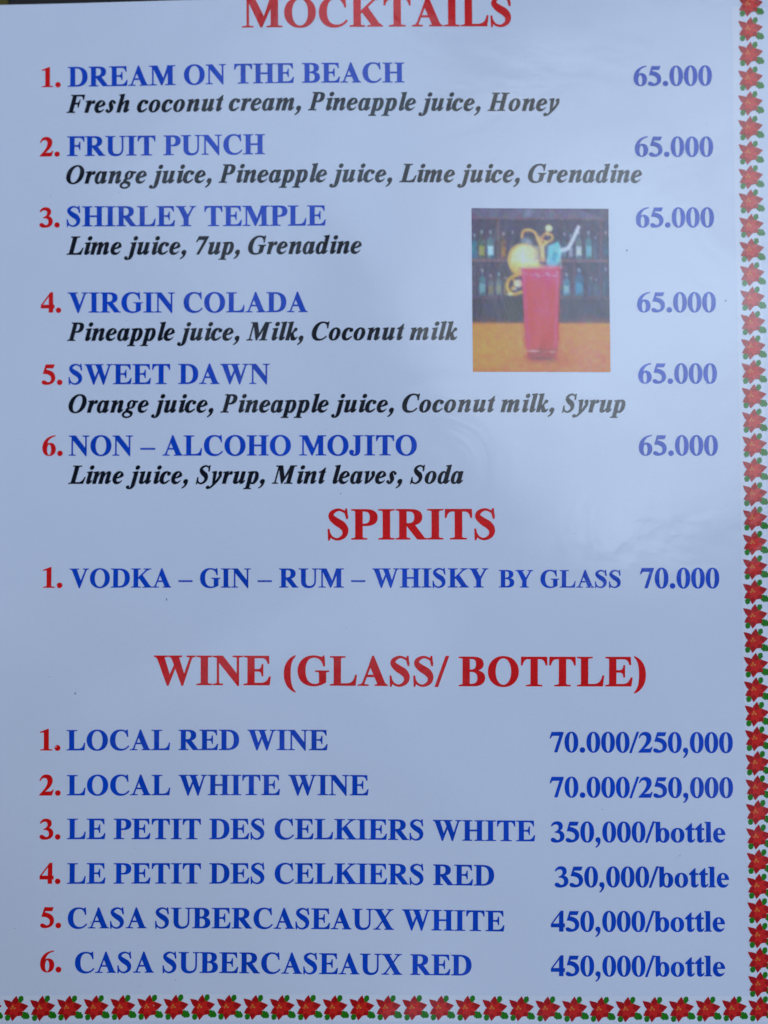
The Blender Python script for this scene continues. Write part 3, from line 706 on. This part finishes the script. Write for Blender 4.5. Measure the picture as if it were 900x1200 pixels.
    curl([(350, 158), (364, 206), (370, 270)], 24, (196, 148, 92), 1, 8)
    curl([(392, 180), (372, 204), (374, 262)], 14, (216, 178, 104), .9, 7)
    ell(404, 104, 18, 18, (218, 206, 150), 1, 7); ell(399, 99, 7, 6, (236, 230, 196), .9, 6); line([(390, 122), (400, 140)], 11, (196, 180, 120), .8, 6)
    ell(284, 170, 26, 18, (136, 156, 160), .7, 14); ell(300, 186, 18, 14, (160, 176, 170), .5, 10)
    line([(560, 96), (532, 160), (508, 204)], 18, (196, 202, 218), .95, 6); line([(556, 100), (506, 204)], 5, (232, 236, 244), .8, 6); curl([(508, 204), (490, 216), (466, 220)], 22, (176, 188, 206), .9, 7)
    poly([(400, 196), (456, 172), (470, 240), (452, 300), (420, 316), (390, 300)], (96, 188, 196), .9, 10)
    poly([(428, 220), (448, 236), (436, 284), (418, 270)], (40, 134, 158), .8, 8)
    ell(270, 270, 84, 86, (202, 164, 100), 1, 8); ell(276, 268, 70, 74, (218, 200, 150), .9, 12); ell(282, 262, 46, 50, (226, 210, 168), .6, 26); ell(232, 322, 30, 34, (196, 156, 66), .6, 24)
    for q in range(9):
        t = q * math.pi * 2 / 9 + .3
        line([(278 + 12 * math.cos(t), 268 + 12 * math.sin(t)), (278 + 62 * math.cos(t), 268 + 66 * math.sin(t))], 3, (236, 222, 168), .45, 7)
    rect(328, 200, 352, 270, (146, 128, 128), .7, 12); ell(316, 232, 30, 36, (200, 190, 120), .6, 20)
    # the glass and its red drink
    poly([(262, 316), (270, 196), (460, 190), (462, 316)], (150, 160, 170), .22, 10)
    poly([(262, 316), (462, 312), (450, 540), (440, 720), (432, 786), (360, 800), (290, 786), (278, 700), (268, 520)], (200, 18, 70), 1, 7)
    poly([(264, 316), (462, 312), (458, 400), (266, 400)], (216, 56, 104), .7, 60)
    poly([(340, 330), (440, 330), (430, 640), (350, 560)], (222, 78, 120), .45, 70)
    ell(412, 560, 34, 120, (212, 30, 56), .5, 50); poly([(276, 560), (300, 560), (306, 740), (284, 740)], (222, 44, 84), .4, 18)
    poly([(280, 690), (440, 690), (434, 786), (360, 800), (288, 786)], (156, 20, 48), .6, 60)
    poly([(262, 316), (272, 316), (288, 760), (280, 740)], (232, 110, 140), .5, 8); poly([(452, 316), (462, 316), (440, 760), (434, 740)], (150, 14, 56), .6, 8)
    ell(362, 312, 100, 10, (226, 110, 120), .8, 8); ell(300, 300, 70, 14, (222, 196, 120), .7, 12)
    poly([(284, 740), (438, 740), (432, 778), (410, 796), (362, 802), (310, 796), (288, 776)], (142, 74, 62), .75, 8)
    ell(316, 752, 30, 6, (216, 176, 160), .8, 8); ell(410, 756, 22, 5, (196, 140, 130), .7, 8); ell(362, 790, 66, 8, (110, 52, 40), .5, 8)
    for px0 in (300, 330, 362, 398, 424):
        line([(px0, 330), (px0 * .9 + 36, 730)], 9, (236, 96, 128) if px0 in (330, 398) else (176, 12, 48), .22, 26)
    ell(330, 430, 50, 60, (206, 34, 74), .5, 60); ell(310, 640, 40, 80, (214, 26, 66), .5, 50); ell(390, 680, 50, 50, (168, 22, 52), .5, 50)
    line([(448, 330), (430, 730)], 7, (240, 150, 170), .55, 8); line([(274, 330), (294, 730)], 5, (238, 150, 170), .4, 7)
    line([(266, 214), (264, 312)], 5, (190, 204, 214), .6, 6); line([(462, 196), (464, 312)], 6, (170, 206, 216), .7, 6)
    for q in range(26):
        ell(rs.uniform(280, 450), rs.uniform(330, 360), rs.uniform(4, 9), rs.uniform(3, 7), (236, 150, 160), .45, 6)
    # printed dots and blotches, then a slight blur
    n = rs.normal(0, 1, (H, W, 1)); n2 = rs.normal(0, 1, (H // 5 + 1, W // 5 + 1, 3)).repeat(5, 0).repeat(5, 1)[:H, :W]
    img = img + n * 5 + n2 * 4
    for _ in range(1):
        p = np.pad(img, ((1, 1), (1, 1), (0, 0)), mode='edge')
        img = (p[:-2, 1:-1] + p[2:, 1:-1] + p[1:-1, :-2] + p[1:-1, 2:] + 4 * p[1:-1, 1:-1]) / 8
    s = np.clip(img / 255, 0, 1)
    lin = np.where(s <= 0.04045, s / 12.92, ((s + 0.055) / 1.055) ** 2.4)
    lin = np.clip((lin - PHOTO_VEIL) / PHOTO_GAIN, 0.004, 0.85)
    return lin
PHOTO_VEIL = np.array([0.045, 0.045, 0.045])
PHOTO_GAIN = np.array([0.50, 0.55, 0.58])
def add_photo():
    lin = photo_print(); H, W, _ = lin.shape
    c = PHOTO_CORNERS      # top left, top right, bottom right, bottom left
    V, F_ = [], []
    for j in range(H + 1):
        for i in range(W + 1):
            u, v = i / W, j / H
            V.append((((c[0][0] * (1 - u) + c[1][0] * u) * (1 - v) + (c[3][0] * (1 - u) + c[2][0] * u) * v), ((c[0][1] * (1 - u) + c[1][1] * u) * (1 - v) + (c[3][1] * (1 - u) + c[2][1] * u) * v)))
    for j in range(H):
        for i in range(W):
            a = j * (W + 1) + i
            F_.append((a + W + 1, a + W + 2, a + 1, a))
    o = on_card('drink_photo', V, F_, M['photo'], card, 0.05)
    at = o.data.color_attributes.new('print_colour', 'FLOAT_COLOR', 'POINT')
    full = np.ones((H + 1, W + 1, 4))
    p = np.pad(lin, ((0, 1), (0, 1), (0, 0)), mode='edge'); q = np.pad(lin, ((1, 0), (1, 0), (0, 0)), mode='edge')
    full[..., :3] = (p + q) / 2
    at.data.foreach_set('color', full.astype(np.float32).ravel())
    o['label'] = 'printed colour photo of a tall red drink with orange garnish on a bar counter'
add_photo()

# ------------------------------------------------------------------ small specks of dirt on the film
def blob(x, y, rx, ry, r):
    k = 9
    pts = [(x + rx * (1 + r.uniform(-.25, .25)) * math.cos(2 * math.pi * i / k), y + ry * (1 + r.uniform(-.25, .25)) * math.sin(2 * math.pi * i / k)) for i in range(k)]
    return pts
srnd = random.Random(21)
sv, sf = [], []
SPECKS = [(-74.0, -43.5, .22, .3), (-52.3, 34.0 - 55, .16, .34), (59.0, 63.5, .2, .25), (82.8, 51.2, .2, .2), (78, 31, .15, .15), (-10.4, 4.4, .18, .12), (-70, -98, .12, .3), (70.6, -82.0, .15, .15)]
for i in range(40):
    SPECKS.append((srnd.uniform(-93, 93), srnd.uniform(-122, 122), srnd.uniform(.05, .12), srnd.uniform(.05, .12)))
for x, y, a, b in SPECKS:
    p = blob(x, y, a, b, srnd); o0 = len(sv); sv += [(x, y)] + p
    sf += [(o0, o0 + 1 + i, o0 + 1 + (i + 1) % 9) for i in range(9)]
sp = on_card('dirt_specks', sv, sf, M['speck'], card, 0.13)
sp['kind'] = 'stuff'

# a little white dust and scuffing where the film is worn
dv, df = [], []
for i in range(70):
    x, y = (srnd.gauss(58, 22), srnd.gauss(-2, 9)) if i < 38 else (srnd.uniform(-92, 92), srnd.uniform(-120, 120))
    if abs(x) > 95: continue
    p = blob(x, y, srnd.uniform(.04, .12), srnd.uniform(.04, .20), srnd); o0 = len(dv); dv += [(x, y)] + p
    df += [(o0, o0 + 1 + k, o0 + 1 + (k + 1) % 9) for k in range(9)]
du = on_card('dust_specks', dv, df, M['dust'], card, 0.145)
du['kind'] = 'stuff'
